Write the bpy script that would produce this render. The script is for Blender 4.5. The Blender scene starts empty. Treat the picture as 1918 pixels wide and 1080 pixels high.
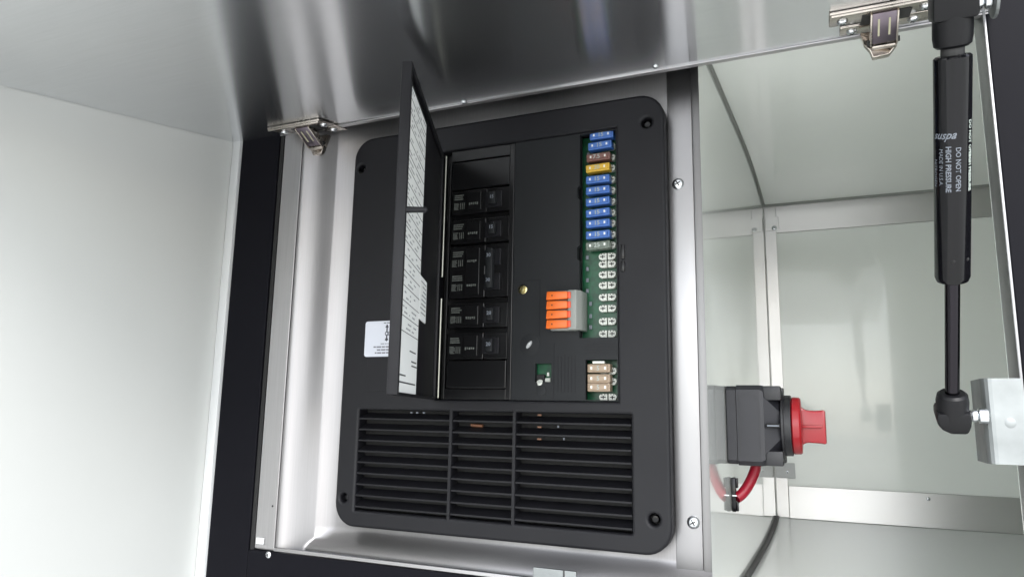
import bpy, bmesh, math, random
from mathutils import Vector, Matrix
R = math.radians
S = bpy.context.scene
COL = S.collection
rnd = random.Random(7)

# ---------------------------------------------------------------- camera, sky, sun, exposure
cam = bpy.data.cameras.new('camera'); camo = bpy.data.objects.new('camera', cam); COL.objects.link(camo)
rr, uu, ff = Vector((.9170, .3984, .0176)), Vector((.0514, -.1618, .9855)), Vector((-.3955, .9028, .1689))
camo.matrix_world = Matrix(((rr.x, uu.x, -ff.x, .4893), (rr.y, uu.y, -ff.y, -.6525), (rr.z, uu.z, -ff.z, -.3082), (0, 0, 0, 1)))
cam.sensor_width = 36; cam.lens = 25.04; cam.clip_start = .01; cam.clip_end = 500
S.camera = camo
SUN_EL, SUN_DIR = 44, Vector((.38, -.92, 0)).normalized()
SUN_DIR = Vector((SUN_DIR.x*math.cos(R(SUN_EL)), SUN_DIR.y*math.cos(R(SUN_EL)), math.sin(R(SUN_EL))))
w = bpy.data.worlds.new('World'); S.world = w; w.use_nodes = True
nt = w.node_tree; bg = nt.nodes['Background']
sky = nt.nodes.new('ShaderNodeTexSky'); sky.sky_type = 'NISHITA'; sky.sun_disc = False
sky.sun_elevation = R(SUN_EL); sky.sun_rotation = math.atan2(SUN_DIR.x, SUN_DIR.y)
sky.air_density = 1.0; sky.dust_density = 1.0; sky.ozone_density = 1.0
hs = nt.nodes.new('ShaderNodeHueSaturation'); hs.inputs['Saturation'].default_value = .30
nt.links.new(sky.outputs[0], hs.inputs['Color']); nt.links.new(hs.outputs[0], bg.inputs[0])
bg.inputs[1].default_value = .15
sl = bpy.data.lights.new('sun', 'SUN'); sl.energy = 1.05; sl.angle = R(35); sl.color = (1, .975, .945)
so = bpy.data.objects.new('sun', sl); COL.objects.link(so)
so.rotation_euler = (-SUN_DIR).to_track_quat('-Z', 'Y').to_euler()
S.view_settings.view_transform = 'Standard'; S.view_settings.look = 'None'
S.view_settings.exposure = 2.0; S.view_settings.gamma = 1

# ---------------------------------------------------------------- materials
MATS = {}
def mat(name, base, rough=.5, metal=0, spec=.5, var=0, vscale=20, bump=0, bscale=200, stretch=(1, 1, 1), aniso=0, tangent=None,
        rvar=0, trans=0, coat=0, emit=0, ior=1.5, base2=None):
    if name in MATS: return MATS[name]
    m = bpy.data.materials.new(name); m.use_nodes = True; n = m.node_tree; b = n.nodes['Principled BSDF']
    L = n.links.new
    b.inputs['Base Color'].default_value = (*base, 1); b.inputs['Roughness'].default_value = rough
    b.inputs['Metallic'].default_value = metal; b.inputs['Specular IOR Level'].default_value = spec
    b.inputs['Transmission Weight'].default_value = trans; b.inputs['Coat Weight'].default_value = coat
    b.inputs['IOR'].default_value = ior
    tc = n.nodes.new('ShaderNodeTexCoord'); mp = n.nodes.new('ShaderNodeMapping'); L(tc.outputs['Object'], mp.inputs[0])
    mp.inputs['Scale'].default_value = stretch
    if var or base2 or rvar:
        t = n.nodes.new('ShaderNodeTexNoise'); t.inputs['Scale'].default_value = vscale; t.inputs['Detail'].default_value = 6
        L(mp.outputs[0], t.inputs[0])
        if var or base2:
            c = n.nodes.new('ShaderNodeMix'); c.data_type = 'RGBA'
            b2 = base2 or tuple(max(0, v*(1-var)) for v in base)
            c.inputs[6].default_value = (*base, 1); c.inputs[7].default_value = (*b2, 1)
            mr = n.nodes.new('ShaderNodeMapRange'); mr.inputs[1].default_value = .35; mr.inputs[2].default_value = .68
            L(t.outputs[0], mr.inputs[0]); L(mr.outputs[0], c.inputs[0]); L(c.outputs[2], b.inputs['Base Color'])
        if rvar:
            mr = n.nodes.new('ShaderNodeMapRange'); mr.inputs[1].default_value = .3; mr.inputs[2].default_value = .7
            mr.inputs[3].default_value = rough; mr.inputs[4].default_value = rough+rvar
            L(t.outputs[0], mr.inputs[0]); L(mr.outputs[0], b.inputs['Roughness'])
    if bump:
        t = n.nodes.new('ShaderNodeTexNoise'); t.inputs['Scale'].default_value = bscale; t.inputs['Detail'].default_value = 3
        L(mp.outputs[0], t.inputs[0]); bp = n.nodes.new('ShaderNodeBump'); bp.inputs['Strength'].default_value = bump
        bp.inputs['Distance'].default_value = .0005
        L(t.outputs[0], bp.inputs['Height']); L(bp.outputs[0], b.inputs['Normal'])
    if aniso:
        b.inputs['Anisotropic'].default_value = aniso
        cx = n.nodes.new('ShaderNodeCombineXYZ')
        for i in range(3): cx.inputs[i].default_value = tangent[i]
        L(cx.outputs[0], b.inputs['Tangent'])
    MATS[name] = m; return m
black_plastic = mat('black_plastic', (.0058, .0058, .0075), .45, spec=.26, bump=.12, bscale=900, rvar=.12, vscale=8)
grey_cover = mat('charcoal_cover', (.008, .009, .0102), .5, spec=.26, bump=.1, bscale=900, rvar=.1, vscale=9)
deep_black = mat('black_breaker', (.0055, .0055, .006), .28, spec=.35, bump=.08, bscale=700)
matte_black = mat('matte_black', (.006, .006, .006), .8)
black_paint = mat('black_paint', (.005, .005, .007), .45, spec=.06, bump=.05, bscale=500, rvar=.1, vscale=5)
door_alu = mat('brushed_door', (.84, .85, .87), .20, 1, var=.07, vscale=30, stretch=(.6, 40, 40), aniso=.88, tangent=(0, 1, .167))
plate_alu = mat('brushed_plate', (.29, .283, .285), .36, 1, var=.06, vscale=30, stretch=(40, 40, .6), aniso=.8, tangent=(0, 0, 1))
trim_alu = mat('satin_trim', (.35, .345, .35), .38, 1, rvar=.03, vscale=9, stretch=(10, 10, 1))
trim_h = mat('satin_trim_long', (.46, .45, .455), .34, 1, aniso=.7, tangent=(0, 0, 1), rvar=.03, vscale=6, stretch=(.5, 10, 10))
inner_trim = mat('interior_trim', (.62, .61, .60), .36, 1, rvar=.05, vscale=12, aniso=.5, tangent=(0, 0, 1))
laminate = mat('white_laminate', (.855, .885, .84), .14, 0, coat=.5, spec=.6, rvar=.08, vscale=5, var=.05, bump=.01, bscale=9)
laminate_side = mat('white_laminate_partition', (.80, .825, .785), .09, .35, coat=.8, spec=.8, rvar=.06, vscale=5, var=.04, bump=.01, bscale=9)
white_wall = mat('white_gelcoat', (.53, .54, .525), .35, 0, rvar=.1, vscale=4, var=.03, bump=.02, bscale=30)
white_lip = mat('white_lip', (.5, .51, .51), .3)
steel = mat('zinc_steel', (.62, .64, .66), .22, 1, rvar=.1, vscale=60)
nickel = mat('nickel_hinge', (.55, .50, .45), .2, 1, rvar=.15, vscale=50, bump=.05, bscale=120)
nickel_dark = mat('nickel_arm', (.20, .17, .20), .28, 1, rvar=.1, vscale=60)
dark_steel = mat('dark_slot', (.02, .02, .02), .6)
galv = mat('galvanised', (.26, .275, .275), .46, 1, rvar=.2, vscale=35, var=.12, bump=.15, bscale=60)
gloss_black = mat('gloss_black_tube', (.003, .003, .004), .12, spec=.28)
rod_metal = mat('dark_rod', (.028, .026, .03), .12, 1)
boot = mat('black_nylon', (.004, .004, .005), .42, spec=.25, bump=.1, bscale=300)
print_grey = mat('grey_print', (.14, .155, .18), .5)
print_pale = mat('pale_print', (.30, .34, .31), .5)
print_dim = mat('dim_print', (.12, .13, .12), .5, var=.4, vscale=400)
paper = mat('white_paper', (.80, .82, .81), .6, var=.04, vscale=30)
ink = mat('ink', (.05, .05, .06), .6)
ink_soft = mat('ink_soft', (.30, .31, .32), .6)
label_white = mat('label_white', (.50, .52, .57), .4)
pcb = mat('green_board', (.004, .075, .03), .35, base2=(.002, .035, .014), vscale=160)
solder = mat('clip_white', (.52, .54, .49), .35)
solder_m = mat('clip_tin', (.6, .6, .56), .3, .6)
fuse_blue = mat('blue_fuse', (.045, .14, .44), .3, trans=.15, var=.15, vscale=300)
fuse_brown = mat('brown_fuse', (.16, .065, .05), .3, trans=.1, var=.3, vscale=300)
fuse_yellow = mat('yellow_fuse', (.62, .38, .03), .3, trans=.1, var=.2, vscale=300)
fuse_clear = mat('clear_fuse', (.20, .24, .20), .25, trans=.3, var=.4, vscale=300)
fuse_tan = mat('tan_fuse', (.30, .22, .15), .35, trans=.05, var=.15, vscale=300)
orange = mat('orange_lever', (.58, .11, .009), .38)
orange_red = mat('lever_tip', (.55, .06, .02), .4)
grey_plastic = mat('grey_connector', (.19, .20, .185), .35)
brass = mat('brass', (.75, .65, .33), .25, 1)
lens_clear = mat('light_pipe', (.5, .52, .52), .12, trans=.4)
red = mat('red_knob', (.27, .004, .009), .36, coat=.15)
red_cable = mat('red_cable', (.25, .003, .016), .4, bump=.2, bscale=150)
switch_grey = mat('switch_charcoal', (.014, .014, .018), .45, bump=.12, bscale=700, rvar=.1, vscale=12)
switch_dark = mat('switch_dark', (.010, .010, .012), .45)
rubber = mat('black_rubber', (.012, .012, .012), .5)
bead_grey = mat('seam_grey', (.26, .27, .25), .5)  # grey of the ceiling beads, shade colour for the partition gap
copper = mat('copper', (.16, .07, .035), .5, 0)
ground_m = mat('ground_pale_bounce', (.74, .73, .71), .9, base2=(.60, .62, .55), vscale=.6)

# ---------------------------------------------------------------- helpers
def link(name, me, m, parent=None, smooth=False):
    o = bpy.data.objects.new(name, me); COL.objects.link(o)
    ms = m if isinstance(m, (list, tuple)) else [m]
    if not me.materials:
        for k in ms: me.materials.append(k)
    if parent: o.parent = parent; o.matrix_parent_inverse = Matrix.Translation(-Vector(parent.location)) if parent.type == 'EMPTY' else Matrix()
    if smooth:
        for p in me.polygons: p.use_smooth = True
    return o
def thing(name, label, cat, loc=(0, 0, 0), group=None):
    o = bpy.data.objects.new(name, None); COL.objects.link(o); o.location = loc; o.empty_display_size = .02
    return tag(o, label, cat, group)
def tag(o, label, cat=None, group=None):
    o['label'] = label
    if cat: o['category'] = cat
    if group: o['group'] = group
    return o
def struct(o, label, cat):
    o['kind'] = 'structure'; o['label'] = label; o['category'] = cat; return o
class MB:
    def __init__(s): s.bm = bmesh.new(); s.mi = 0
    def _mark(s, n0):
        for f in s.bm.faces:
            if f not in n0: f.material_index = s.mi
    def box(s, a, b, bev=0, M=None, seg=2):
        n0 = set(s.bm.faces)
        a, b = Vector(a), Vector(b); c = (a+b)/2; d = b-a
        r = bmesh.ops.create_cube(s.bm, size=1, matrix=Matrix.Translation(c) @ Matrix.Diagonal((d.x, d.y, d.z, 1)))
        vs = r['verts']
        if bev:
            es = list({e for v in vs for e in v.link_edges})
            rr_ = bmesh.ops.bevel(s.bm, geom=es, offset=bev, segments=seg, affect='EDGES', profile=.5)
            vs = list({v for f in rr_['faces'] for v in f.verts} | {v for v in vs if v.is_valid})
        if M is not None: bmesh.ops.transform(s.bm, matrix=M, verts=[v for v in vs if v.is_valid])
        s._mark(n0); return s
    def cyl(s, p, q, r1, r2=None, n=20, cap=True):
        n0 = set(s.bm.faces)
        p, q = Vector(p), Vector(q); d = q-p
        M = Matrix.Translation((p+q)/2) @ d.to_track_quat('Z', 'Y').to_matrix().to_4x4()
        bmesh.ops.create_cone(s.bm, cap_ends=cap, segments=n, radius1=r1, radius2=r1 if r2 is None else r2, depth=d.length, matrix=M)
        s._mark(n0); return s
    def sph(s, c, r, sc=(1, 1, 1), n=14):
        n0 = set(s.bm.faces)
        bmesh.ops.create_uvsphere(s.bm, u_segments=n, v_segments=n//2+1, radius=r, matrix=Matrix.Translation(c) @ Matrix.Diagonal((*sc, 1)))
        s._mark(n0); return s
    def lathe(s, p, axis, prof, n=28):
        # prof: list of (distance along axis, radius)
        n0 = set(s.bm.faces)
        q = Vector(axis).normalized().to_track_quat('Z', 'Y').to_matrix(); p = Vector(p); rings = []
        for h, r in prof:
            rings.append([s.bm.verts.new(p + q @ Vector((r*math.cos(2*math.pi*i/n), r*math.sin(2*math.pi*i/n), h))) for i in range(n)])
        for A, B in zip(rings, rings[1:]):
            for i in range(n): s.bm.faces.new((A[i], A[(i+1) % n], B[(i+1) % n], B[i]))
        s.bm.faces.new(rings[0][::-1]); s.bm.faces.new(rings[-1])
        s._mark(n0); return s
    def prism(s, pts, vec, bev=0):
        n0 = set(s.bm.faces)
        A = [s.bm.verts.new(p) for p in pts]; v = Vector(vec); B = [s.bm.verts.new(Vector(p)+v) for p in pts]
        fs = [s.bm.faces.new(A), s.bm.faces.new(B[::-1])]
        for i in range(len(A)): fs.append(s.bm.faces.new((A[i], B[i], B[(i+1) % len(A)], A[(i+1) % len(A)])))
        bmesh.ops.recalc_face_normals(s.bm, faces=fs)
        if bev:
            es = list({e for f in fs for e in f.edges})
            bmesh.ops.bevel(s.bm, geom=es, offset=bev, segments=2, affect='EDGES', profile=.5)
        s._mark(n0); return s
    def tube(s, pts, r, n=12, sub=8):
        n0 = set(s.bm.faces)
        P = [Vector(p) for p in pts]; Q = []
        for i in range(len(P)-1):
            p0, p1, p2, p3 = P[max(i-1, 0)], P[i], P[i+1], P[min(i+2, len(P)-1)]
            for k in range(sub):
                t = k/sub
                Q.append(.5*((2*p1)+(-p0+p2)*t+(2*p0-5*p1+4*p2-p3)*t*t+(-p0+3*p1-3*p2+p3)*t**3))
        Q.append(P[-1]); rings = []
        up = Vector((.13, .2, .97))
        for i, c in enumerate(Q):
            t = (Q[min(i+1, len(Q)-1)]-Q[max(i-1, 0)]).normalized(); a = t.cross(up).normalized(); b = a.cross(t)
            rings.append([s.bm.verts.new(c+a*r*math.cos(2*math.pi*j/n)+b*r*math.sin(2*math.pi*j/n)) for j in range(n)])
        for A, B in zip(rings, rings[1:]):
            for j in range(n): s.bm.faces.new((A[j], A[(j+1) % n], B[(j+1) % n], B[j]))
        s.bm.faces.new(rings[0][::-1]); s.bm.faces.new(rings[-1])
        s._mark(n0); return s
    def build(s, name, m, parent=None, smooth=False, origin=None):
        me = bpy.data.meshes.new(name); s.bm.to_mesh(me); s.bm.free()
        o = link(name, me, m, parent, False)
        if smooth:
            for p in me.polygons: p.use_smooth = True
            me.set_sharp_from_angle(angle=R(35))
        return o
def rrect(x0, x1, z0, z1, r, n=6):
    pts = []
    for cx, cz, a0 in ((x1-r, z1-r, 0), (x0+r, z1-r, 90), (x0+r, z0+r, 180), (x1-r, z0+r, 270)):
        for i in range(n+1):
            a = R(a0+90*i/n); pts.append((cx+r*math.cos(a), cz+r*math.sin(a)))
    return pts
def circ(x, z, r, n=16): return [(x+r*math.cos(2*math.pi*i/n), z+r*math.sin(2*math.pi*i/n)) for i in range(n)]
def plate(name, outline, holes, yfront, thick, m, parent=None, bev=0, bseg=2):
    """a sheet in the XZ plane with real holes, front face at y=yfront, body behind it"""
    cu = bpy.data.curves.new(name, 'CURVE'); cu.dimensions = '2D'; cu.fill_mode = 'BOTH'
    cu.extrude = max(thick/2-bev, 1e-5); cu.bevel_depth = bev; cu.bevel_resolution = bseg; cu.offset = -bev
    for pts in [outline]+holes:
        sp = cu.splines.new('POLY'); sp.points.add(len(pts)-1); sp.use_cyclic_u = True
        for p, (x, z) in zip(sp.points, pts): p.co = (x, z, 0, 1)
    tmp = bpy.data.objects.new('tmp', cu); COL.objects.link(tmp)
    dg = bpy.context.evaluated_depsgraph_get(); me = bpy.data.meshes.new_from_object(tmp.evaluated_get(dg))
    bpy.data.objects.remove(tmp); me.name = name
    for v in me.vertices: v.co = Vector((v.co.x, yfront+thick/2-v.co.z, v.co.y))
    me.materials.clear()
    o = link(name, me, m, parent)
    if bev:
        for p in me.polygons: p.use_smooth = True
        me.set_sharp_from_angle(angle=R(40))
    return o
def text_mesh(body, size, fn, shear=0, depth=0, spacing=1, bold=0):
    """text flattened to a mesh, each vertex mapped by fn(u, v)"""
    cu = bpy.data.curves.new('t', 'FONT'); cu.body = body; cu.size = size; cu.shear = shear; cu.space_character = spacing; cu.resolution_u = 2
    cu.offset = bold
    tmp = bpy.data.objects.new('tmp', cu); COL.objects.link(tmp)
    dg = bpy.context.evaluated_depsgraph_get(); me = bpy.data.meshes.new_from_object(tmp.evaluated_get(dg))
    bpy.data.objects.remove(tmp)
    for v in me.vertices: v.co = Vector(fn(v.co.x, v.co.y))
    me.materials.clear(); return me
def join_me(mes, name):
    bm = bmesh.new()
    for me in mes: bm.from_mesh(me)
    out = bpy.data.meshes.new(name); bm.to_mesh(out); bm.free(); return out
def dup(o, dx=(0, 0, 0), parent=None, **kw):
    c = o.copy(); COL.objects.link(c)
    if parent: c.parent = parent
    c.location = Vector(o.location)+Vector(dx)
    for k, v in kw.items(): c[k] = v
    for ch in [x for x in list(bpy.data.objects) if x.parent == o]:
        dup(ch, (0, 0, 0), c)
    return c
def screw_mb(p, nrm, r, h=None, slot=True):
    """pan-head screw with a cross recess"""
    h = h or r*.55; nrm = Vector(nrm).normalized(); p = Vector(p)
    mb = MB(); mb.lathe(p, nrm, [(0, r), (h*.35, r), (h*.75, r*.8), (h, r*.45)], 18)
    if slot:
        mb.mi = 1; q = nrm.to_track_quat('Z', 'Y').to_matrix().to_4x4(); M = Matrix.Translation(p+nrm*h) @ q @ Matrix.Rotation(.5, 4, 'Z')
        mb.box((-r*.5, -r*.1, -h*.3), (r*.5, r*.1, .00015), 0, M); mb.box((-r*.1, -r*.5, -h*.3), (r*.1, r*.5, .00018), 0, M)
    return mb

# ---------------------------------------------------------------- the ground outside, unseen, made pale to bounce light
g = MB().box((-40, -40, -1.4), (40, 40, -1.3)).build('ground', ground_m); struct(g, 'unseen pale ground outside the open locker, lightened to bounce light in', 'ground')

# ---------------------------------------------------------------- locker shell
def zc(y): return .0505-.03*max(0, (y-.2)/.32)**3       # bowed ceiling
def zf(y): return -.482+.025*max(0, (y-.1)/.42)**3        # bowed floor
def px(y): return .3945+(y-.018)/.502*.0195         # leaning partition
def sheet(name, rows, m, parent=None, thick=.003, smooth=True):
    bm = bmesh.new(); V = [[bm.verts.new(p) for p in r] for r in rows]
    for a, b in zip(V, V[1:]):
        for i in range(len(a)-1): bm.faces.new((a[i], a[i+1], b[i+1], b[i]))
    me = bpy.data.meshes.new(name); bm.to_mesh(me); bm.free(); return link(name, me, m, parent, smooth)
ys = [-.018+.538*i/24 for i in range(25)]
xe = .92
o = sheet('locker_ceiling', [[(px(y)-.02, y, zc(y)), (xe, y, zc(y))] for y in ys], laminate); struct(o, 'bowed glossy white ceiling of the right compartment', 'ceiling')
o = sheet('locker_floor', [[(px(y)-.02, y, zf(y)), (xe, y, zf(y))] for y in ys], mat('floor_alu', (.80, .82, .80), .22, .25, aniso=.6, tangent=(0, 1, 0), rvar=.03, vscale=5)); struct(o, 'pale metal floor of the right compartment', 'floor')
part = sheet('partition_wall', [[(px(y), y, zf(y)-.005+(zc(y)-zf(y)+.01)*i/20) for i in range(21)] for y in [.0+.525*k/10 for k in range(11)]], laminate_side)
struct(part, 'glossy white partition between the converter and the open compartment', 'wall')
back = MB().box((.36, .52, -.55), (.95, .535, .1)).build('locker_back_wall', laminate); struct(back, 'glossy white back wall of the right compartment', 'wall')
o = MB().box((.90, -.018, -.55), (.915, .52, .1)).build('locker_right_wall', laminate); struct(o, 'white right wall inside the compartment', 'wall')
# aluminium angle strips of the back wall (parts) and their screws
zb, zt = zf(.515), zc(.515)
x0 = px(.515)
MB().box((x0+.001, .5175, zb+.0015), (x0+.018, .5198, zt), .0004).build('corner_angle', inner_trim, back)
MB().box((x0+.0185, .5165, zt-.046), (.899, .5198, zt-.0005), .0004).build('top_angle', inner_trim, back)
MB().box((x0+.0185, .5165, zb+.0008), (.899, .5198, zb+.047), .0004).build('bottom_angle', inner_trim, back)
MB().box((x0+.002, .5155, zt-.042), (x0+.022, .5174, zt-.020), .0006).build('corner_gusset', inner_trim, back)
MB().box((x0+.002, .5135, -.4000), (.4425, .5172, -.378), .0006).build('white_gusset', white_lip, back)
for sx, sz in ((.4289, -.0165), (.4315, -.391), (.6132, -.4185)):
    screw_mb((sx, .5155 if sx < .5 else .5163, sz), (0, -1, 0), .0038 if sx < .5 else .0025).build('screw', [steel, dark_steel], back, True)
MB().box((.41, .513, zc(.515)-.0035), (.9, .5165, zc(.515)+.001), .001).build('ceiling_seam_bead', bead_grey, back)  # grey strip along the back edge of the ceiling
tb = MB().tube([(px(y)+.0012, y, zc(y)-.001) for y in (.02, .08, .14, .2, .26, .32, .37, .42, .46, .49, .515)], .0019, 8).build('ceiling_seam_bead', bead_grey, part, True)  # grey tube drawn as the gap shadow between ceiling and partition

# ---------------------------------------------------------------- black exterior frame
fr = thing('exterior_frame', 'satin black painted frame around the locker opening', 'frame', (.26, -.02, -.46))
MB().box((-.1545, -.020, -1.25), (-.0965, .03, .6), .001).build('left_stile', black_paint, fr)
MB().box((-.0955, -.0185, -.4655), (-.0905, .03, .02), .0006).build('rubber_seal', matte_black, fr)
MB().box((-.0962, -.0200, -1.25), (.66, .012, -.4620), .001).build('bottom_rail', black_paint, fr)
MB().box((.6232, -.020, -1.25), (1.6, .012, .6), .001).build('right_stile', black_paint, fr)
MB().box((-.0962, -.0195, .034), (.622, .03, .6), .001).build('top_rail', black_paint, fr)
MB().box((.6208, -.0212, -.461), (.6230, .0118, .0335), .0007).build('jamb_edge', mat('jamb_alu', (.26, .26, .265), .42, 1), fr, True)
screw_mb((-.0676, -.020, -.4650), (0, -1, 0), .0035).build('screw', [steel, dark_steel], fr, True)
mb = MB().box((.2393, -.0235, -.475), (.2800, -.0202, -.4468), .0006); mb.mi = 1; mb.box((.268, -.0238, -.470), (.2695, -.0233, -.4468))
k = mb.build('striker_plate', [galv, dark_steel]); tag(k, 'small pale metal striker plate on the bottom edge below the converter', 'striker plate')

MB().box((.6212, .0122, -.50), (.8995, .0155, .034)).build('bounce_liner', laminate, fr)  # unseen white liner added to brighten the compartment and its reflections
# the white side panel to the left
wl = thing('side_panel', 'large smooth white panel standing at the left of the black frame', 'panel', (-.168, -.3, -.5))
MB().box((-.19, -.75, -1.25), (-.168, -.004, .05), .001).build('panel_skin', white_wall, wl)
MB().box((-.1679, -.0235, -1.25), (-.1548, -.004, .016), .002).build('edge_lip', white_lip, wl, True)

# ---------------------------------------------------------------- lift-up door
DA = R(9.5)
def zd(y): return .0135+(y+.02)*math.tan(DA)
dz = thing('lift_up_door', 'open lift-up locker door with brushed aluminium inner face reflecting the converter', 'door', (.26, -.02, .0135))
yn, yf = -.012, -.44
n = 40
bm = bmesh.new(); V = []
for i in range(n+1):
    y = yn+(yf-yn)*i/n
    row = []
    for j in range(61):
        x = -.1675+(.628+.1675)*j/60
        bow = .0003*math.sin((x+.2)*9)*math.sin((y+.1)*7)
        row.append(bm.verts.new((x, y, zd(y)+bow)))
    V.append(row)
for a, b in zip(V, V[1:]):
    for j in range(60): bm.faces.new((a[j], a[j+1], b[j+1], b[j]))
me = bpy.data.meshes.new('door_skin'); bm.to_mesh(me); bm.free(); link('door_skin', me, door_alu, dz, True)
MB().prism([(-.1675, yn, zd(yn)+.004), (-.1675, yf, zd(yf)+.004), (-.1675, yf, zd(yf)+.024), (-.1675, yn, zd(yn)+.024)], (.7955, 0, 0)).build('door_core', black_paint, dz)
# folded rim along the hinge side
MB().prism([(-.095, -.0205, zd(-.0205)-.0016), (-.095, -.0125, zd(-.0125)-.0016), (-.095, -.0125, zd(-.0125)-.0003), (-.095, -.0205, zd(-.0205)-.0003)], (.72, 0, 0)).build('door_rim', trim_h, dz)
for sx, sy in ((.1538, -.0235), (.3592, -.030)):
    screw_mb((sx, sy, zd(sy)), (0, math.sin(DA), -math.cos(DA)), .0028, .002).build('screw', [steel, dark_steel], dz, True)

# ---------------------------------------------------------------- concealed hinges
def hinge(cx, oy, label):
    t = thing('concealed_hinge', label, 'hinge', (cx, -.06+oy, zd(-.06+oy)), 'nickel plated concealed hinges of the lift-up door')
    def D(x, y, h=0): return Vector((cx+x, y+oy, zd(y+oy)-h))
    def dbox(mb, xa, xb, ya, yb, h0, h1, bev=.0006):
        M = Matrix.Translation(D(0, (ya+yb)/2)) @ Matrix.Rotation(DA, 4, 'X')
        hy = (yb-ya)/2/math.cos(DA); mb.box((xa, -hy, -h1), (xb, hy, -h0), bev, M)
    mb = MB(); dbox(mb, -.0395, .034, -.0865, -.058, .0003, .0030, .0012); dbox(mb, -.0385, .033, -.0868, -.0845, .0030, .0052, .001)
    mb.build('wing_plate', nickel, t, True)
    mb = MB(); dbox(mb, -.031, -.008, -.050, -.030, .0004, .0026, .001); dbox(mb, .010, .034, -.056, -.034, .0004, .0026, .001)
    mb.build('rear_wing', nickel, t, True)
    # cup recess behind the arm
    mb = MB(); dbox(mb, -.016, .019, -.074, -.052, .0029, .0036, .0005); mb.build('cup_recess', dark_steel, t)
    # arm: U channel, front face with two slots
    a, b = D(0, -.074, .004), D(0, -.050, .021)
    d = (b-a).normalized(); L = (b-a).length; q = Matrix.Translation(a) @ Matrix(((1, 0, 0, 0), (0, d.y, -d.z, 0), (0, d.z, d.y, 0), (0, 0, 0, 1)))
    # local: x across, y along the arm, z normal (towards up/back)
    mb = MB(); mb.box((-.0085, 0, 0), (.0085, L, .0012), .0004, q); mb.mi = 1
    mb.box((-.0100, 0, -.0006), (-.0086, L+.002, .008), .0004, q); mb.box((.0086, 0, -.0006), (.0100, L+.002, .008), .0004, q)
    mb.mi = 2
    for sx in (-.0040, .0036): mb.box((sx-.0007, .005, -.00035), (sx+.0007, L-.007, .0002), 0, q)  # pale bars paint the light seen through the slits
    mb.build('arm', [nickel_dark, nickel, mat('slot_light', (.42, .40, .28), .5)], t, True)
    mb = MB(); e = b+d*.002
    mb.box((-.0085, 0, 0), (.0085, .0045, .005), .001, Matrix.Translation(e) @ q.to_3x3().to_4x4())
    mb.prism([D(-.014, -.046, .018), D(-.016, -.040, .006), D(.011, -.040, .006), D(.010, -.046, .022), D(.004, -.042, .029), D(-.008, -.042, .030), D(-.010, -.044, .024)], (0, .006, 0), .0008)
    mb.build('knuckle', nickel, t, True)
    mb = MB()
    for sx in (-.0105, .0105): mb.cyl(b+Vector((sx-.0012, .003, .003)), b+Vector((sx+.0012, .003, .003)), .0022)
    mb.build('pivot_pin', dark_steel, t, True)
    nrm = (0, math.sin(DA), -math.cos(DA))
    for sx, sy in ((-.030, -.068), (.028, -.070), (-.022, -.040), (.022, -.045)):
        screw_mb(D(sx, sy, .003 if sy < -.06 else .0026), nrm, .0042, .003).build('screw', [steel, dark_steel], t, True)
    return t
hinge(.5470, 0, 'hinge at the upper right beside the gas strut, its slotted arm facing outwards')
hinge(-.0440, .031, 'hinge at the upper left above the black frame corner, seen edge on')

# ---------------------------------------------------------------- aluminium mounting plate round the converter
mp_ = thing('mounting_plate', 'brushed aluminium mounting plate surrounding the black converter panel', 'plate', (.15, .018, -.46))
def sm(t): t = max(0, min(1, t)); return t*t*(3-2*t)
def py(x, z):
    l = -.016+.034*sm((x+.064)/.050); b = .002+.016*sm((z+.4605)/.024); return min(l, b, .018)
xs = [-.0903+i*(.0603/30) for i in range(31)]+[-.01, .022, .10, .18, .26, .334, .352, .366, .3932]
zs = [-.4612+i*.0301/22 for i in range(23)]+[-.41, -.3, -.2, -.1, -.022, .034]
psk = sheet('plate_skin', [[(x, py(x, z), z) for x in xs] for z in zs], plate_alu, mp_)
bm = bmesh.new(); bm.from_mesh(psk.data)          # the cut-out behind the panel
dead = [f for f in bm.faces if .022 < f.calc_center_median().x < .334 and -.41 < f.calc_center_median().z < -.022]
bmesh.ops.delete(bm, geom=dead, context='FACES'); bm.to_mesh(psk.data); bm.free()
MB().box((-.0895, -.0178, -.4600), (-.0630, -.0163, .030), .0004).build('left_trim', mat('bright_trim', (.48, .47, .475), .38, 1, var=.08, vscale=20, stretch=(30, 30, .6)), mp_)
MB().box((-.0628, -.0186, -.4612), (.66, -.0166, -.4575), .0006).build('bottom_lip', trim_h, mp_)
MB().box((.3606, .0150, -.4570), (.3842, .0176, .034), .0008).build('right_trim', trim_alu, mp_, True)
MB().box((.3843, .0148, -.55), (.3938, .0180, .034), .0009).build('corner_post', mat('post_alu', (.27, .265, .265), .48, 1), mp_, True)
for sx, sz in ((.3697, -.0904), (.3765, -.4028)):
    screw_mb((sx, .0152, sz), (0, -1, 0), .0056, .0036).build('pan_screw', [steel, dark_steel], mp_, True)
mb = MB().box((-.0865, -.0205, -.4555), (-.076, -.0178, -.4485), .001); mb.build('rivet_tab', white_lip, mp_)
MB().sph((-.0688, -.0178, -.415), .0012, (1, .4, 1)).build('drill_dimple', dark_steel, mp_)

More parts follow.
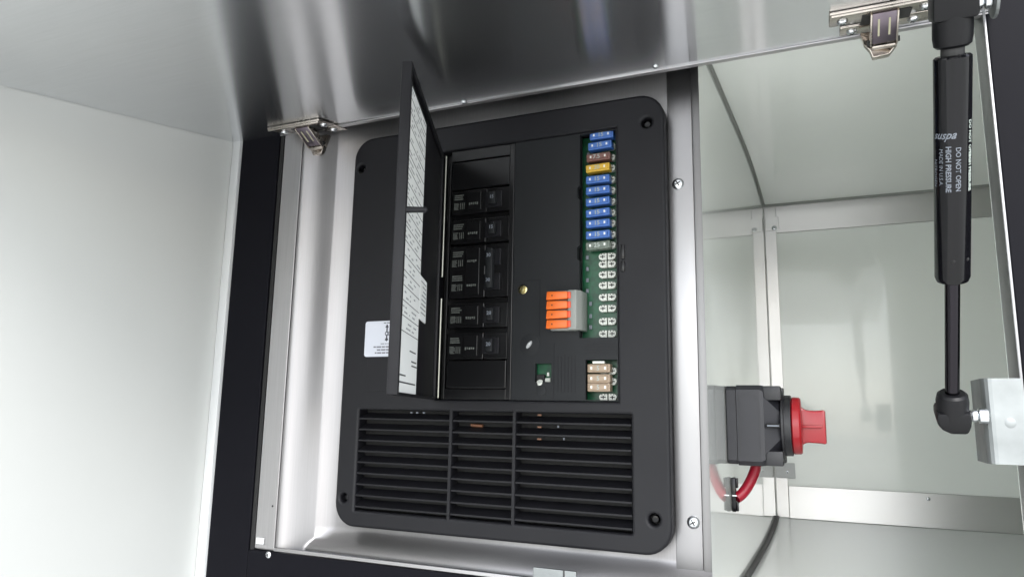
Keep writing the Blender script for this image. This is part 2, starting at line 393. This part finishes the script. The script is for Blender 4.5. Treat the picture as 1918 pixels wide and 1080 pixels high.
# ---------------------------------------------------------------- power converter / fuse panel
cv = thing('converter_panel', 'black power converter and fuse panel with louvred vent and open flap', 'electrical panel', (.18, .018, -.432))
W_, H_ = .36, .432
PINS = [(.3430, -.0292), (.3447, -.4011), (.0106, -.4031), (.0106, -.0351)]
win = [(.1145, -.0298), (.3128, -.0294), (.3128, -.2982), (.1180, -.2982)]
secs = [(.0250, .1366), (.1392, .2070), (.2096, .3247)]
holes = [win] + [circ(x, z, .0052 if x > .1 else .0046) for x, z in PINS] + [rrect(a, b, -.4150, -.3098, .0008, 2) for a, b in secs]
plate('bezel', rrect(0, W_, -H_, 0, .024, 8), holes, 0, .0172, black_plastic, cv, .0028, 3)
for x, z in PINS:
    mb = MB(); mb.cyl((x, .010, z), (x, .013, z), .0045); mb.mi = 1; mb.lathe((x, .010, z), (0, -1, 0), [(0, .0036), (.003, .0036), (.0042, .0028), (.0044, .001)], 16); mb.build('mounting_screw', [matte_black, gloss_black], cv, True)
# inside cavity so that nothing shows through the louvres
mb = MB(); mb.box((.004, .09, -.428), (.356, .094, -.004)); mb.box((.002, .0188, -.43), (.004, .09, -.002)); mb.box((.356, .0188, -.43), (.358, .09, -.002)); mb.box((.004, .0188, -.43), (.356, .09, -.428)); mb.box((.004, .0188, -.004), (.356, .09, -.002))
mb.build('housing', matte_black, cv)
# cut the plate hole visually: dark liner just proud of the plate behind openings
MB().box((.012, .0168, -.4205), (.338, .01765, -.3045)).build('vent_backing', matte_black, cv)
# louvre slats
for a, b in secs:
    for i in range(9):
        z = -.3190-i*.01145
        mb = MB(); mb.prism([(a+.0002, .0012, z-.0012), (a+.0002, .0012, z+.0004), (a+.0002, .0150, z+.0058), (a+.0002, .0150, z+.0044)], (b-a-.0004, 0, 0))
        mb.build('vent_slat', black_plastic, cv)
# parts seen through the louvres
mb = MB()
for x in (.085, .092, .100): mb.box((x, .008, -.3128), (x+.0018, .010, -.3112))
mb.mi = 1; mb.cyl((.155, .013, -.3235), (.168, .013, -.3240), .0016)
mb.mi = 1
for i in range(3): mb.box((.2295, .0085, -.3127-i*.0115), (.2335, .0100, -.3112-i*.0115))
mb.mi = 0; mb.box((.250, .009, -.3235), (.2515, .0105, -.3215)); mb.box((.256, .009, -.335), (.2575, .0105, -.333))
o = mb.build('internal_components', [print_grey, copper, brass], cv); o['kind'] = 'stuff'
# tray holding breakers
TX0, TX1, ZT, ZB = .1145, .2030, -.0296, -.2982
MB().box((.1146, .0130, -.2980), (.2735, .0150, -.0298)).build('breaker_tray', deep_black, cv)
mb = MB(); mb.box((.1235, .0035, -.2980), (.1270, .0129, -.0420), .0006); mb.box((.1970, .0030, -.2980), (.2026, .0129, -.0300), .0008)
mb.box((.1271, .0035, -.2980), (.1969, .0129, -.2870), .0006); mb.box((.1271, .0035, -.0420), (.1969, .0129, -.0300), .0006)
mb.build('tray_frame', deep_black, cv)
MB().box((.1278, .0045, -.0735), (.1962, .0129, -.0428), .0008).build('blank_filler', deep_black, cv)
MB().box((.1285, .0045, -.2863), (.1962, .0129, -.2580), .0008).build('blank_filler', deep_black, cv)
def breaker(z0, z1, double=False, amp='15'):
    mb = MB(); mb.box((.1282, .0050, z0), (.1700, .0129, z1), .0008); mb.box((.1702, .0062, z0), (.1962, .0129, z1), .0006)
    mb.box((.1480, .0032, z0+.003), (.1640, .0049, z1-.003), .0005)
    bk = mb.build('circuit_breaker', deep_black, cv)
    zz = [(z0+z1)/2] if not double else [z1-.014, z0+.0155]
    # escutcheon behind toggle
    for zc_ in zz:
        MB().box((.1690, .0040, zc_-.0085), (.1880, .0061, zc_+.0085), .0006).build('escutcheon', black_plastic, bk)
    if not double:
        mb = MB(); mb.box((.1755, -.0020, zz[0]-.0065), (.1830, .0039, zz[0]+.0065), .0010)
    else:
        mb = MB(); mb.box((.1738, -.0030, zz[1]-.0075), (.1818, .0039, zz[0]+.0085), .0012)
    mb.build('toggle', grey_cover, bk, True)
    for zc_ in zz:
        yv = -.0021 if not double else -.0031
        link('amp_number', (text_mesh(amp, .0052, lambda u, v, q=zc_, yv=yv: (.1764-(.0015 if double else 0)+u, yv, q-.0008+v), bold=.00012)), print_grey, bk)
    mb = MB()
    rr_ = random.Random(int(-z0*9999))
    for zc_ in zz:
        for r in range(3): mb.box((.1315, .00485, zc_+.0075-r*.0022), (.1415+rr_.random()*.003, .00498, zc_+.0087-r*.0022))
        for r in range(6): mb.box((.1310, .00485, zc_-.0012-r*.0013), (.1355+rr_.random()*.002, .00498, zc_-.0004-r*.0013))
        for c in range(3): mb.box((.1385+c*.0022, .00485, zc_-.0075), (.1393+c*.0022, .00498, zc_-.0005))
        for c in range(5): mb.box((.1500+c*.0023, .0030, zc_-.0045+rr_.random()*.001), (.1515+c*.0023, .00318, zc_-.0015))
    mb.build('breaker_print', print_dim, bk)
    return bk
breaker(-.1012, -.0752, amp='15'); breaker(-.1340, -.1076, amp='15'); bk2 = breaker(-.1925, -.1370, True, '30'); bk2['label'] = 'double breaker with one long joined toggle'
breaker(-.2240, -.1985, amp='20'); breaker(-.2566, -.2295, amp='20')
# flat charcoal cover with windows
cov = plate('cover_plate', [(.2032, -.2978), (.3126, -.2978), (.3126, -.0300), (.2032, -.0300)],
      [[(.2742, -.2380), (.2742, -.1620), (.2718, -.1600), (.2718, -.1480), (.2742, -.1460), (.2742, -.0990), (.2718, -.0975), (.2718, -.0865), (.2742, -.0850), (.2742, -.0312), (.3116, -.0312), (.3116, -.2380)],
       [(.2804, -.2968), (.2804, -.2590), (.3116, -.2590), (.3116, -.2968)],
       [(.2285, -.2800), (.2285, -.2620), (.2455, -.2620), (.2455, -.2800)], circ(.2135, -.1871, .0052, 18)],
      .0030, .0055, grey_cover, cv)
# raised outlines on the cover
mb = MB()
for a, b in (((.2045, .0026, -.1785), (.2330, .0031, -.1780)), ((.2325, .0026, -.2350), (.2330, .0031, -.1790)), ((.2480, .0026, -.2960), (.2484, .0031, -.2420))): mb.box(a, b)
for r in range(5):
    mb.box((.280, .0027, -.2425-r*.0027), (.2805+.028, .0031, -.2419-r*.0027))
for c in range(6): mb.box((.2520+c*.0035, .0027, -.2900), (.2527+c*.0035, .0031, -.2560+rnd.random()*.004))
mb.build('moulded_lettering', black_plastic, cv)
mb = MB(); mb.lathe((.2135, .0075, -.1871), (0, -1, 0), [(0, .0043), (.002, .0043), (.0022, .0034), (.0018, .0030), (.0019, .0024), (.0032, .0020), (.0033, .0005)], 20); mb.build('brass_screw', brass, cv, True)
mb = MB(); mb.lathe((.2224, .0030, -.2434), (0, -1, 0), [(0, .0105), (.0003, .0105), (.0004, .0100)], 28); mb.build('boss_ring', grey_cover, cv, True)
mb = MB(); mb.sph((.2224, .0015, -.2434), .0031, (.75, .9, 1.25)); o = mb.build('indicator_light', lens_clear, cv, True)
for v in o.data.vertices:
    d_ = v.co-Vector((.2224, .0015, -.2434)); v.co.x += d_.z*.55
# circuit board
pb = MB().box((.2655, .0200, -.3000), (.3300, .0216, -.0290)).build('circuit_board', pcb, cv)
MB().box((.2240, .0110, -.2830), (.2500, .0122, -.2590)).build('small_circuit_board', pcb, cv)
mb = MB(); mb.box((.2390, .0085, -.2740), (.2412, .0108, -.2705)); mb.box((.2370, .0085, -.2800), (.2425, .0108, -.2760), .0004); mb.mi = 1; mb.box((.2287, .0060, -.2795), (.2370, .0108, -.2725), .0008)
mb.mi = 0; mb.cyl((.2335, .0060, -.2830), (.2335, .0030, -.2795), .0030)
mb.build('board_component', [solder, matte_black], cv)
# the pipe ring printed below the small window
mb = MB().lathe((.2350, .0030, -.2880), (0, -1, 0), [(0, .0052), (.0004, .0052), (.0005, .0047)], 24); mb.build('boss_ring', grey_cover, cv, True)
# fuse clips (one mesh shared): two D-shaped tinned clips with slots
def clip_mesh():
    mb = MB()
    for s in (-1, 1):
        pts = [(s*.0006, 0), (s*.0062, 0), (s*.0082, .0016), (s*.0088, .0040), (s*.0080, .0058), (s*.0060, .0068), (s*.0006, .0068)]
        mb.mi = 0; mb.prism([(a, 0, b-.0034) for a, b in pts], (0, -.0055, 0), .0003)
        mb.mi = 1
        mb.box((min(s*.002, s*.0070), -.0058, -.0004), (max(s*.002, s*.0070), -.0052, .0006)); mb.box((s*.0045-.0005, -.0058, -.0016), (s*.0045+.0005, -.0052, .0016))
        mb.box((s*.0030-.0004, -.0058, .0020), (s*.0030+.0004, -.0052, .0032)); mb.box((s*.0058-.0004, -.0058, .0020), (s*.0058+.0004, -.0052, .0032))
    me = bpy.data.meshes.new('fuse_clip'); mb.bm.to_mesh(me); mb.bm.free(); me.materials.append(solder); me.materials.append(dark_steel); return me
CM = clip_mesh()
def place(name, me, loc, parent, rot=0):
    o = bpy.data.objects.new(name, me); COL.objects.link(o); o.parent = parent
    if parent.type == 'EMPTY': o.matrix_parent_inverse = Matrix.Translation(-Vector(parent.location))
    o.location = loc; o.rotation_euler = (0, rot, 0); return o
FZ = [-.0335, -.0440, -.0560, -.0672, -.0792, -.0904, -.1020, -.1136, -.1245, -.1359, -.1468]
CZ = [-.1567, -.1634-.0010, -.1748, -.1855, -.1973, -.2084, -.2211, -.2332]
for z in FZ[1:]: place('fuse_clip', CM, (.2990, .0199, z+.0012), cv)
for z in CZ: place('fuse_clip', CM, (.2990, .0199, z), cv)
# little surface-mount parts beside each row
def smd_mesh():
    mb = MB(); mb.box((-.0014, -.0018, -.0020), (.0014, 0, .0020), .0004); me = bpy.data.meshes.new('indicator'); mb.bm.to_mesh(me); mb.bm.free(); me.materials.append(print_grey); return me
SM = smd_mesh()
for x, z in ((.2785, -.0468), (.2773, -.1556), (.2773, -.1671), (.2773, -.1786), (.2773, -.1894), (.2806, -.2025), (.2806, -.2148), (.2806, -.2259)): place('indicator_chip', SM, (x, .0199, z), cv)
# fuses
def fuse_mesh(m, numeral, wd=.0245, h=.0078):
    mb = MB(); mb.box((-wd/2, -.0100, -h/2), (wd/2, .0, h/2), .0010)
    mb.box((-wd/2+.002, -.0112, -h/2+.0016), (wd/2-.002, -.0099, h/2-.0016), .0004)
    mb.mi = 1
    for s in (-1, 1): mb.box((s*wd*.30-.0008, -.01135, -.0012), (s*wd*.30+.0008, -.01105, .0012)); mb.box((s*wd*.30-.0022, 0, -.0005), (s*wd*.30+.0022, .004, .0005))
    me = bpy.data.meshes.new('fuse'); mb.bm.to_mesh(me); mb.bm.free()
    if numeral:
        tm = text_mesh(numeral, .0062, lambda u, v: (u-.0034*len(numeral)/2, -.01135, v-.0021), bold=.0001)
        for k in (0, 1, 2): tm.materials.append(None)
        for p in tm.polygons: p.material_index = 2
        bm = bmesh.new(); bm.from_mesh(me); bm.from_mesh(tm)
        bm.to_mesh(me); bm.free()
    for k in (m, solder_m, print_pale): me.materials.append(k)
    return me
FB = fuse_mesh(fuse_blue, '15')
kinds = [FB, FB, fuse_mesh(fuse_brown, '7.5'), fuse_mesh(fuse_yellow, '20')]+[FB]*6+[fuse_mesh(fuse_clear, '25')]
names = ['blue']*2+['brown', 'yellow']+['blue']*6+['clear grey']
for i, (z, me, nm) in enumerate(zip(FZ, kinds, names)):
    x = [.2962, .2945, .2928][i] if i < 3 else .2921
    o = place('blade_fuse', me, (x, .0150, z), cv, R(-rnd.uniform(0, 3)))
    o['label'] = nm+' blade fuse in the upright fuse column'
# lower fuse window
FT = fuse_mesh(fuse_tan, '5', .0225, .0082)
for z in (-.2668, -.2765, -.2848):
    o = place('blade_fuse', FT, (.2925, .0155, z), cv); o['label'] = 'tan blade fuse in the lower fuse window'
for z in (-.2690, -.2790, -.2940): place('fuse_clip', CM, (.2990, .0199, z), cv)
MB().box((.2870, .0040, -.2625), (.2985, .0085, -.2602), .0003).build('jumper_tab', solder, cv)
mb = MB().box((.2815, .0070, -.2835), (.2850, .0140, -.2730), .0010); mb.build('jumper_tab', lens_clear, cv)
# lever wire connector: grey body, four orange levers
lc = MB()
lc.prism([(.2465, .0028, -.1922), (.2730, .0028, -.1915), (.2730, .0028, -.2310), (.2465, .0028, -.2305)], (0, -.0060, 0), .0006)
lc.prism([(.2660, .0185, -.1922), (.2660, -.0078, -.1922), (.2742, -.0078, -.1922), (.2775, .0000, -.1922), (.2775, .0185, -.1922)], (0, 0, -.0384), .0006)
con = lc.build('lever_connector', grey_plastic, cv, True)
for i in range(4):
    z = -.1972-i*.0093
    mb = MB(); mb.prism([(.2440, -.0030, z-.0043), (.2448, -.0030, z+.0043), (.2660, -.0030, z+.0036), (.2660, -.0030, z-.0036)], (0, -.0070, 0), .0010)
    mb.mi = 1; mb.box((.2655, -.0090, z-.0033), (.2690, -.0032, z+.0033), .0008)
    mb.mi = 2; mb.cyl((.2505, -.0096, z), (.2505, -.01015, z), .0008, n=10)
    mb.build('lever', [orange, orange_red, matte_black], con, True)
# finger notch / latch boss on the right of the fuse window
mb = MB(); mb.box((.3168, -.0018, -.1640), (.3206, .0005, -.1500), .0008); mb.box((.3168, -.0018, -.1760), (.3206, .0005, -.1660), .0008)
mb.build('latch_boss', deep_black, cv, True)
# mould seam below the label
mb = MB(); mb.box((.0330, -.0004, -.2900), (.0800, .0004, -.2540), .0003); mb.build('moulded_pocket', black_plastic, cv)
# warning label left of the flap
lab = plate('warning_label', rrect(.0280, .0780, -.2530, -.2142, .0030, 4), [], -.0004, .0004, label_white, cv)
mb = MB()
y_ = -.00045
def bar(x0, z0, x1, z1): mb.box((x0, y_-.0002, z0), (x1, y_, z1))
bar(.0555, -.2355, .0570, -.2185); bar(.0540, -.2355, .0585, -.2347)
mb.prism([(.0540, y_, -.2215), (.05625, y_, -.2180), (.0585, y_, -.2215)], (0, -.0002, 0)); mb.prism([(.0540, y_, -.2335), (.0585, y_, -.2335), (.05625, y_, -.2368)], (0, -.0002, 0))
bar(.0570, -.2300, .0660, -.2291); bar(.0570, -.2272, .0660, -.2264); mb.prism([(.0600, y_, -.2262), (.0618, y_, -.2262), (.0650, y_, -.2215), (.0636, y_, -.2210)], (0, -.0002, 0))
mb.cyl((.0562, y_, -.2281), (.0562, y_-.0003, -.2281), .0024, n=14)
mb.mi = 1; mb.cyl((.0562, y_-.0003, -.2281), (.0562, y_-.0005, -.2281), .0012, n=12)
mb.build('pictogram', [ink, label_white], lab)
# small print: unreadable lines in the photograph, set as word-long bars
mb = MB()
def words(xa, xb, z, h, rg):
    x = xa
    while x < xb:
        wlen = rg.uniform(.002, .006); mb.box((x, -.00062, z), (min(x+wlen, xb), -.00045, z+h)); x += wlen+.0009
rg = random.Random(3)
words(.0520, .0670, -.2170, .0011, rg); words(.0490, .0700, -.2395, .0008, rg)
for i, (a, b) in enumerate(((.0400, .0740), (.0445, .0720), (.0420, .0730))): words(a, b, -.2432-i*.0032, .0014, rg)
o = mb.build('small_print', mat('ink_mid', (.12, .12, .13), .6), lab); o['kind'] = 'stuff'

# hinged flap, open towards the camera
FA = R(68.0); fd = Vector((math.cos(FA), -math.sin(FA), 0)); fn = Vector((math.sin(FA), math.cos(FA), 0)); h0 = Vector((.120, -.001, 0))
def FL(s, t, z): return h0+fd*s+fn*t+Vector((0, 0, z))
FM = Matrix(((fd.x, fn.x, 0, h0.x), (fd.y, fn.y, 0, h0.y), (0, 0, 1, 0), (0, 0, 0, 1)))
FW, FT_, FB_ = .2130, -.0335, -.2982
mb = MB(); mb.box((.002, -.0085, FB_), (FW, -.0030, FT_), .001, FM)
mb.box((FW-.0050, -.0086, FB_), (FW+.0002, 0, FT_), .0010, FM); mb.box((.002, -.0030, FT_-.0060), (FW-.005, 0, FT_), .0008, FM)
mb.box((.002, -.0030, FB_), (FW-.005, 0, FB_+.0022), .0006, FM); mb.box((.000, -.0040, FB_+.001), (.0045, 0, FT_-.001), .0008, FM)
fl = mb.build('flap_door', black_plastic, cv, True)
fl['label'] = 'narrow black flap door swung open, white circuit chart inside'
mb = MB(); mb.box((.1200, -.0028, -.2962), (.2070, -.0016, -.0490), 0, FM)
mb.mi = 1
rg = random.Random(11)
rows = 17
for i in range(rows):
    z = -.060-i*.0118
    mb.box((.1215, -.00165, z), (.2060, -.00145, z+.0006), 0, FM)
mb.mi = 2
for i in range(rows):
    for k in range(2):
        z = -.060-i*.0118+.0030+k*.004; s = .124+rg.uniform(0, .02)
        while s < .200:
            wl_ = rg.uniform(.002, .009)
            if rg.random() < .5: mb.box((s, -.00165, z), (min(s+wl_, .2045), -.00145, z+.0013), 0, FM)
            s += wl_+.0015
mb.mi = 1
for a, b, z in ((.130, .160, -.262), (.125, .150, -.270), (.122, .148, -.2735), (.175, .205, -.283), (.127, .206, -.2885)):
    mb.box((a, -.00165, z), (b, -.00140, z+.0011), 0, FM)
mb.build('circuit_chart', [paper, ink, ink_soft], fl)
mb = MB(); mb.box((.0780, -.0029, -.2290), (.1175, -.0018, -.1900), 0, FM); mb.mi = 1
for r in range(8): mb.box((.082, -.00185, -.1950-r*.0040), (.100+rg.random()*.014, -.0017, -.1937-r*.0040), 0, FM)
mb.build('sticker', [paper, ink_soft], fl)
mb = MB(); a = FL(FW-.003, -.004, -.1560); b = FL(FW-.003, .0145, -.1560)
mb.cyl(a, b, .0026, .0022); mb.sph(b, .0024); mb.build('latch_peg', black_plastic, fl, True)
mb = MB(); mb.cyl((.1225, -.0010, -.2965), (.1225, -.0010, -.1930), .0013); mb.cyl((.1225, -.0010, -.1700), (.1225, -.0010, -.0360), .0013)
mb.build('hinge_pin', mat('hinge_pin_metal', (.30, .30, .26), .3, 1), fl, True)

# ---------------------------------------------------------------- battery disconnect switch
sw = thing('battery_switch', 'charcoal battery disconnect switch with red turn knob on the partition', 'switch', (.4005, .125, -.318))
SY0, SY1, SZ0, SZ1 = .092, .164, -.3570, -.2790
def sect(x, iy, iz, ch):
    return [(x, SY0+iy+ch, SZ0+iz), (x, SY1-iy-ch, SZ0+iz), (x, SY1-iy, SZ0+iz+ch), (x, SY1-iy, SZ1-iz-ch), (x, SY1-iy-ch, SZ1-iz), (x, SY0+iy+ch, SZ1-iz), (x, SY0+iy, SZ1-iz-ch), (x, SY0+iy, SZ0+iz+ch)]
def loft(secs_, name, m, parent, bev=0):
    bm = bmesh.new(); Rg = [[bm.verts.new(p) for p in s] for s in secs_]
    for A, B in zip(Rg, Rg[1:]):
        for i in range(len(A)): bm.faces.new((A[i], A[(i+1) % len(A)], B[(i+1) % len(A)], B[i]))
    bm.faces.new(Rg[0][::-1]); bm.faces.new(Rg[-1]); bmesh.ops.recalc_face_normals(bm, faces=bm.faces)
    me = bpy.data.meshes.new(name); bm.to_mesh(me); bm.free(); return link(name, me, m, parent)
loft([sect(.3985, .001, .001, .004), sect(.4075, .001, .001, .004)], 'switch_base', switch_grey, sw)
loft([sect(.4080, .0, .0, .0045), sect(.4300, .0, .0, .0045), sect(.4335, .0005, .0005, .006)], 'switch_body', switch_grey, sw)
cyc, czc = (SY0+SY1)/2, (SZ0+SZ1)/2
# octagonal shoulder narrowing to a round collar, corner lugs standing beside it
loft([sect(.4336, .0007, .0015, .010), sect(.4475, .008, .004, .022), sect(.4490, .009, .005, .024)], 'switch_shoulder', switch_grey, sw)
for y0_ in (SY0+.002, SY1-.017):
    for z0_ in (SZ0+.0008, SZ1-.0148): MB().box((.4330, y0_, z0_), (.4495, y0_+.015, z0_+.014), .0012).build('corner_lug', switch_dark, sw, True)
MB().lathe((.4485, cyc, czc), (1, 0, 0), [(0, .0335), (.002, .0335), (.0025, .0300), (.0085, .0300), (.0090, .0290)], 40).build('collar', switch_dark, sw, True)
mb = MB(); mb.lathe((.4576, cyc, czc), (1, 0, 0), [(0, .0270), (.0012, .0282), (.0070, .0280), (.0085, .0268), (.0092, .0200)], 44)
# grip: waisted blade
gp = []
for x, hw in ((.4630, .0230), (.4665, .0185), (.4700, .0160), (.4760, .0150), (.4850, .0155), (.4885, .0162)):
    gp.append((x, cyc-.010, czc+hw))
gp2 = [(x, y, 2*czc-z-(.0012 if x > .47 else 0)) for x, y, z in gp[::-1]]
mb.prism(gp+gp2, (0, .020, 0), .0022); mb.box((.4650, cyc-.0122, czc-.0020), (.4850, cyc-.0095, czc+.0010), .0009)
mb.build('knob', red, sw, True)
# raised frame line and pointer on the face towards the camera
mb = MB(); yy_ = SY0-.0003
for a, b in (((.4105, yy_, -.2890), (.4250, yy_+.0006, -.2884)), ((.4105, yy_, -.3476), (.4250, yy_+.0006, -.3470)), ((.4102, yy_, -.3476), (.4108, yy_+.0006, -.2884)), ((.4284, yy_, -.3436), (.4290, yy_+.0006, -.2924))): mb.box(a, b)
mb.prism([(.4250, yy_, -.2884), (.4290, yy_, -.2924), (.4284, yy_, -.2927), (.4247, yy_, -.2890)], (0, .0006, 0)); mb.prism([(.4250, yy_, -.3476), (.4290, yy_, -.3436), (.4284, yy_, -.3433), (.4247, yy_, -.3470)], (0, .0006, 0))
mb.build('moulded_outline', switch_dark, sw)
mb = MB(); mb.box((.4352, SY0-.0016, -.3200), (.4480, SY0+.006, -.3160), .0006); mb.mi = 1; mb.box((.4362, SY0-.0020, -.3187), (.4470, SY0-.0015, -.3174)); mb.build('pointer_mark', [matte_black, print_grey], sw)

# cables
o = MB().tube([(.4215, .128, -.352), (.4205, .127, -.362), (.4150, .122, -.3755), (.4085, .116, -.3855), (.4030, .112, -.3900)], .0052, 18).build('red_battery_cable', red_cable, None, True)
tag(o, 'thick red cable curving out beneath the battery switch', 'cable')
mb = MB(); mb.box((.3985, .1075, -.4030), (.4030, .1165, -.3700), .0012); mb.box((.4030, .1085, -.3800), (.4050, .1155, -.3705), .0008); mb.box((.4030, .1085, -.4025), (.4050, .1155, -.3935), .0008)
mb.mi = 1; mb.box((.3995, .1070, -.3878), (.4040, .1076, -.3868))
o = mb.build('cable_clip', [gloss_black, steel], None, True); tag(o, 'black clip holding the red cable against the partition', 'cable clip')
o = MB().tube([(.4155, .508, -.4560), (.4137, .455, -.4640), (.4105, .37, -.4720), (.4075, .29, -.4755), (.4045, .21, -.4780), (.4015, .12, -.4785), (.3995, .05, -.4785)], .0027, 10).build('black_floor_cable', rubber, None, True)
tag(o, 'thin black cable along the foot of the partition', 'cable')

# ---------------------------------------------------------------- gas strut
T, B = Vector((.5680, -.2074, -.0755)), Vector((.5690, -.0736, -.3060)); ax = (B-T).normalized()
gs = thing('gas_strut', 'black gas strut holding the lift-up door open, thin rod end down', 'gas strut', tuple(B))
TR = .0101
t0, t1 = T+ax*.0260, T+ax*.1680
mb = MB().lathe(t0, ax, [(0, .006), (.0004, TR-.0012), (.0016, TR), ((t1-t0).length-.004, TR), ((t1-t0).length-.001, TR-.001), ((t1-t0).length, TR-.003), ((t1-t0).length+.0002, .0055)], 48)
mb.build('cylinder_tube', gloss_black, gs, True)
MB().cyl(T+ax*.012, t0+ax*.001, .0062, n=24).build('threaded_neck', dark_steel, gs, True)
MB().cyl(t1-ax*.001, B-ax*.012, .0044, n=28).build('piston_rod', rod_metal, gs, True)
q = ax.to_track_quat('Z', 'Y').to_matrix().to_4x4()
side = Vector((1, 0, 0)); nx = side-ax*side.dot(ax); nx.normalize(); ny = ax.cross(nx)
Q = Matrix((( nx.x, ny.x, ax.x, 0), (nx.y, ny.y, ax.y, 0), (nx.z, ny.z, ax.z, 0), (0, 0, 0, 1)))
mb = MB(); mb.box((-.0112, -.0105, -.016), (.0118, .0105, .0065), .002, Matrix.Translation(T) @ Q); mb.lathe(T+ax*.003, ax, [(0, .0105), (.013, .0105), (.0175, .0098), (.019, .0080)], 28)
mb.mi = 1; mb.box((.0018, -.0112, -.016), (.0030, -.0098, .002), 0, Matrix.Translation(T) @ Q)
mb.build('upper_socket', [boot, matte_black], gs, True)
mb = MB(); mb.lathe(B-ax*.0175, ax, [(0, .0075), (.0015, .0092), (.006, .0100), (.018, .0098)], 28); mb.prism([B+nx*a+ax*b+ny*-.0092 for a, b in ((-.0103, -.006), (.0103, -.006), (.0104, .004), (.0085, .0102), (-.002, .0102), (-.0075, .0070), (-.0103, .002))], ny*.0184, .0022)
mb.mi = 1; mb.box((-.0065, -.0106, -.0085), (.0040, -.0090, -.0078), 0, Matrix.Translation(B) @ Q)
mb.build('lower_socket', [boot, switch_grey], gs, True)
for P, ln, nm in ((T, .0185, 'ball_stud'), (B, .0205, 'ball_stud')):
    P = P+ax*-.001 if P is T else P
    mb = MB(); mb.lathe(P+Vector((.0095, 0, 0)), (1, 0, 0), [(0, .0022), (.0010, .0036), (.0030, .0044), (.0050, .0040), (.0056, .0030), (.0062, .0052), (ln-.0095, .0052), (ln-.0090, .004)], 24); mb.build(nm, steel, gs, True)
# printing on the tube: mapped round the cylinder.  angle 0 faces the camera
cdir = (Vector((.4893, -.6525, -.3082))-T); cdir -= ax*cdir.dot(ax); cdir.normalize(); sdir = ax.cross(cdir)
if sdir.x < 0: sdir = -sdir
def TU(h, arc, e=.00012):
    a = arc/TR; return T+ax*h+(cdir*math.cos(a)+sdir*math.sin(a))*(TR+e)
mes = []
def vtext(body, size, h, arc, **kw): mes.append(text_mesh(body, size, lambda u, v: TU(h+u, arc+v), **kw))
# lines run down the tube, first line to the right
vtext('DO NOT OPEN', .0039, .0790, .0018, bold=.00005); vtext('HIGH PRESSURE', .0040, .0780, -.0034, bold=.00012); vtext('MADE IN U.S.A.', .0034, .0795, -.0074)
vtext('NITROGEN', .0034, .0860, -.0115)
mes.append(text_mesh('suspa', .0068, lambda u, v: TU(.0735-v, -.0115+u*.88), shear=.5, bold=.00012))
link('tube_print', join_me(mes, 'tube_print'), print_grey, gs)
mes = []
vtext('DO NOT OPEN', .0034, .0640, .0098, bold=.00012); vtext('HIGH PRESSURE', .0034, .0830, .0098, bold=.00018)
link('tube_print', join_me(mes, 'tube_print'), print_pale, gs)
# crimp marks
mb = MB(); mb.sph(TU(.1510, .0005, -.0008), .0014); mb.sph(TU(.1510, .0098, -.0008), .0014); mb.build('crimp_mark', matte_black, gs, True)

# strut brackets
lb = thing('lower_strut_bracket', 'galvanised angle bracket carrying the lower end of the strut', 'bracket', (.60, -.06, -.338))
mb = MB(); pts = []
xf0, xf1, yF = .5885, .6120, -.0700
sec_ = [(xf0, -.030), (xf0, -.0640), (xf0+.0006, -.0664), (xf0+.0018, -.0684), (xf0+.0038, -.0697), (xf0+.006, yF), (xf1, yF), (xf1, yF+.0018), (xf0+.0035, yF+.0018), (xf0+.0018, -.0650), (xf0+.0018, -.030)]
mb.prism([(x, y, -.2805) for x, y in sec_], (0, 0, -.0575), 0); mb.build('angle_plate', galv, lb)
MB().lathe((.6030, yF+.0004, -.3105), (0, -1, 0), [(0, .0036), (.0004, .0034), (.0007, .0026)], 20).build('rivet', galv, lb, True)
MB().box((.5886, -.0320, -.338), (.6156, -.0300, -.2805)).build('foot_plate', galv, lb)
ub = thing('upper_strut_bracket', 'rounded pale steel bracket at the upper end of the strut, under the door', 'bracket', (.5865, -.2, -.04))
mb = MB(); xb = .5872
pr_ = [(xb, -.219, zd(-.219)-.0005), (xb, -.197, zd(-.197)-.0005), (xb, -.197, -.060)]+[(xb, -.208+.011*math.cos(R(a)), -.0755-.0100*math.sin(R(a))) for a in range(0, 181, 20)]+[(xb, -.219, -.060)]
mb.prism(pr_, (.0020, 0, 0), .0007); mb.box((xb+.0021, -.228, zd(-.203)-.007), (xb+.018, -.180, zd(-.203)-.0045), .0004, None); mb.build('bracket_plate', galv, ub, True)
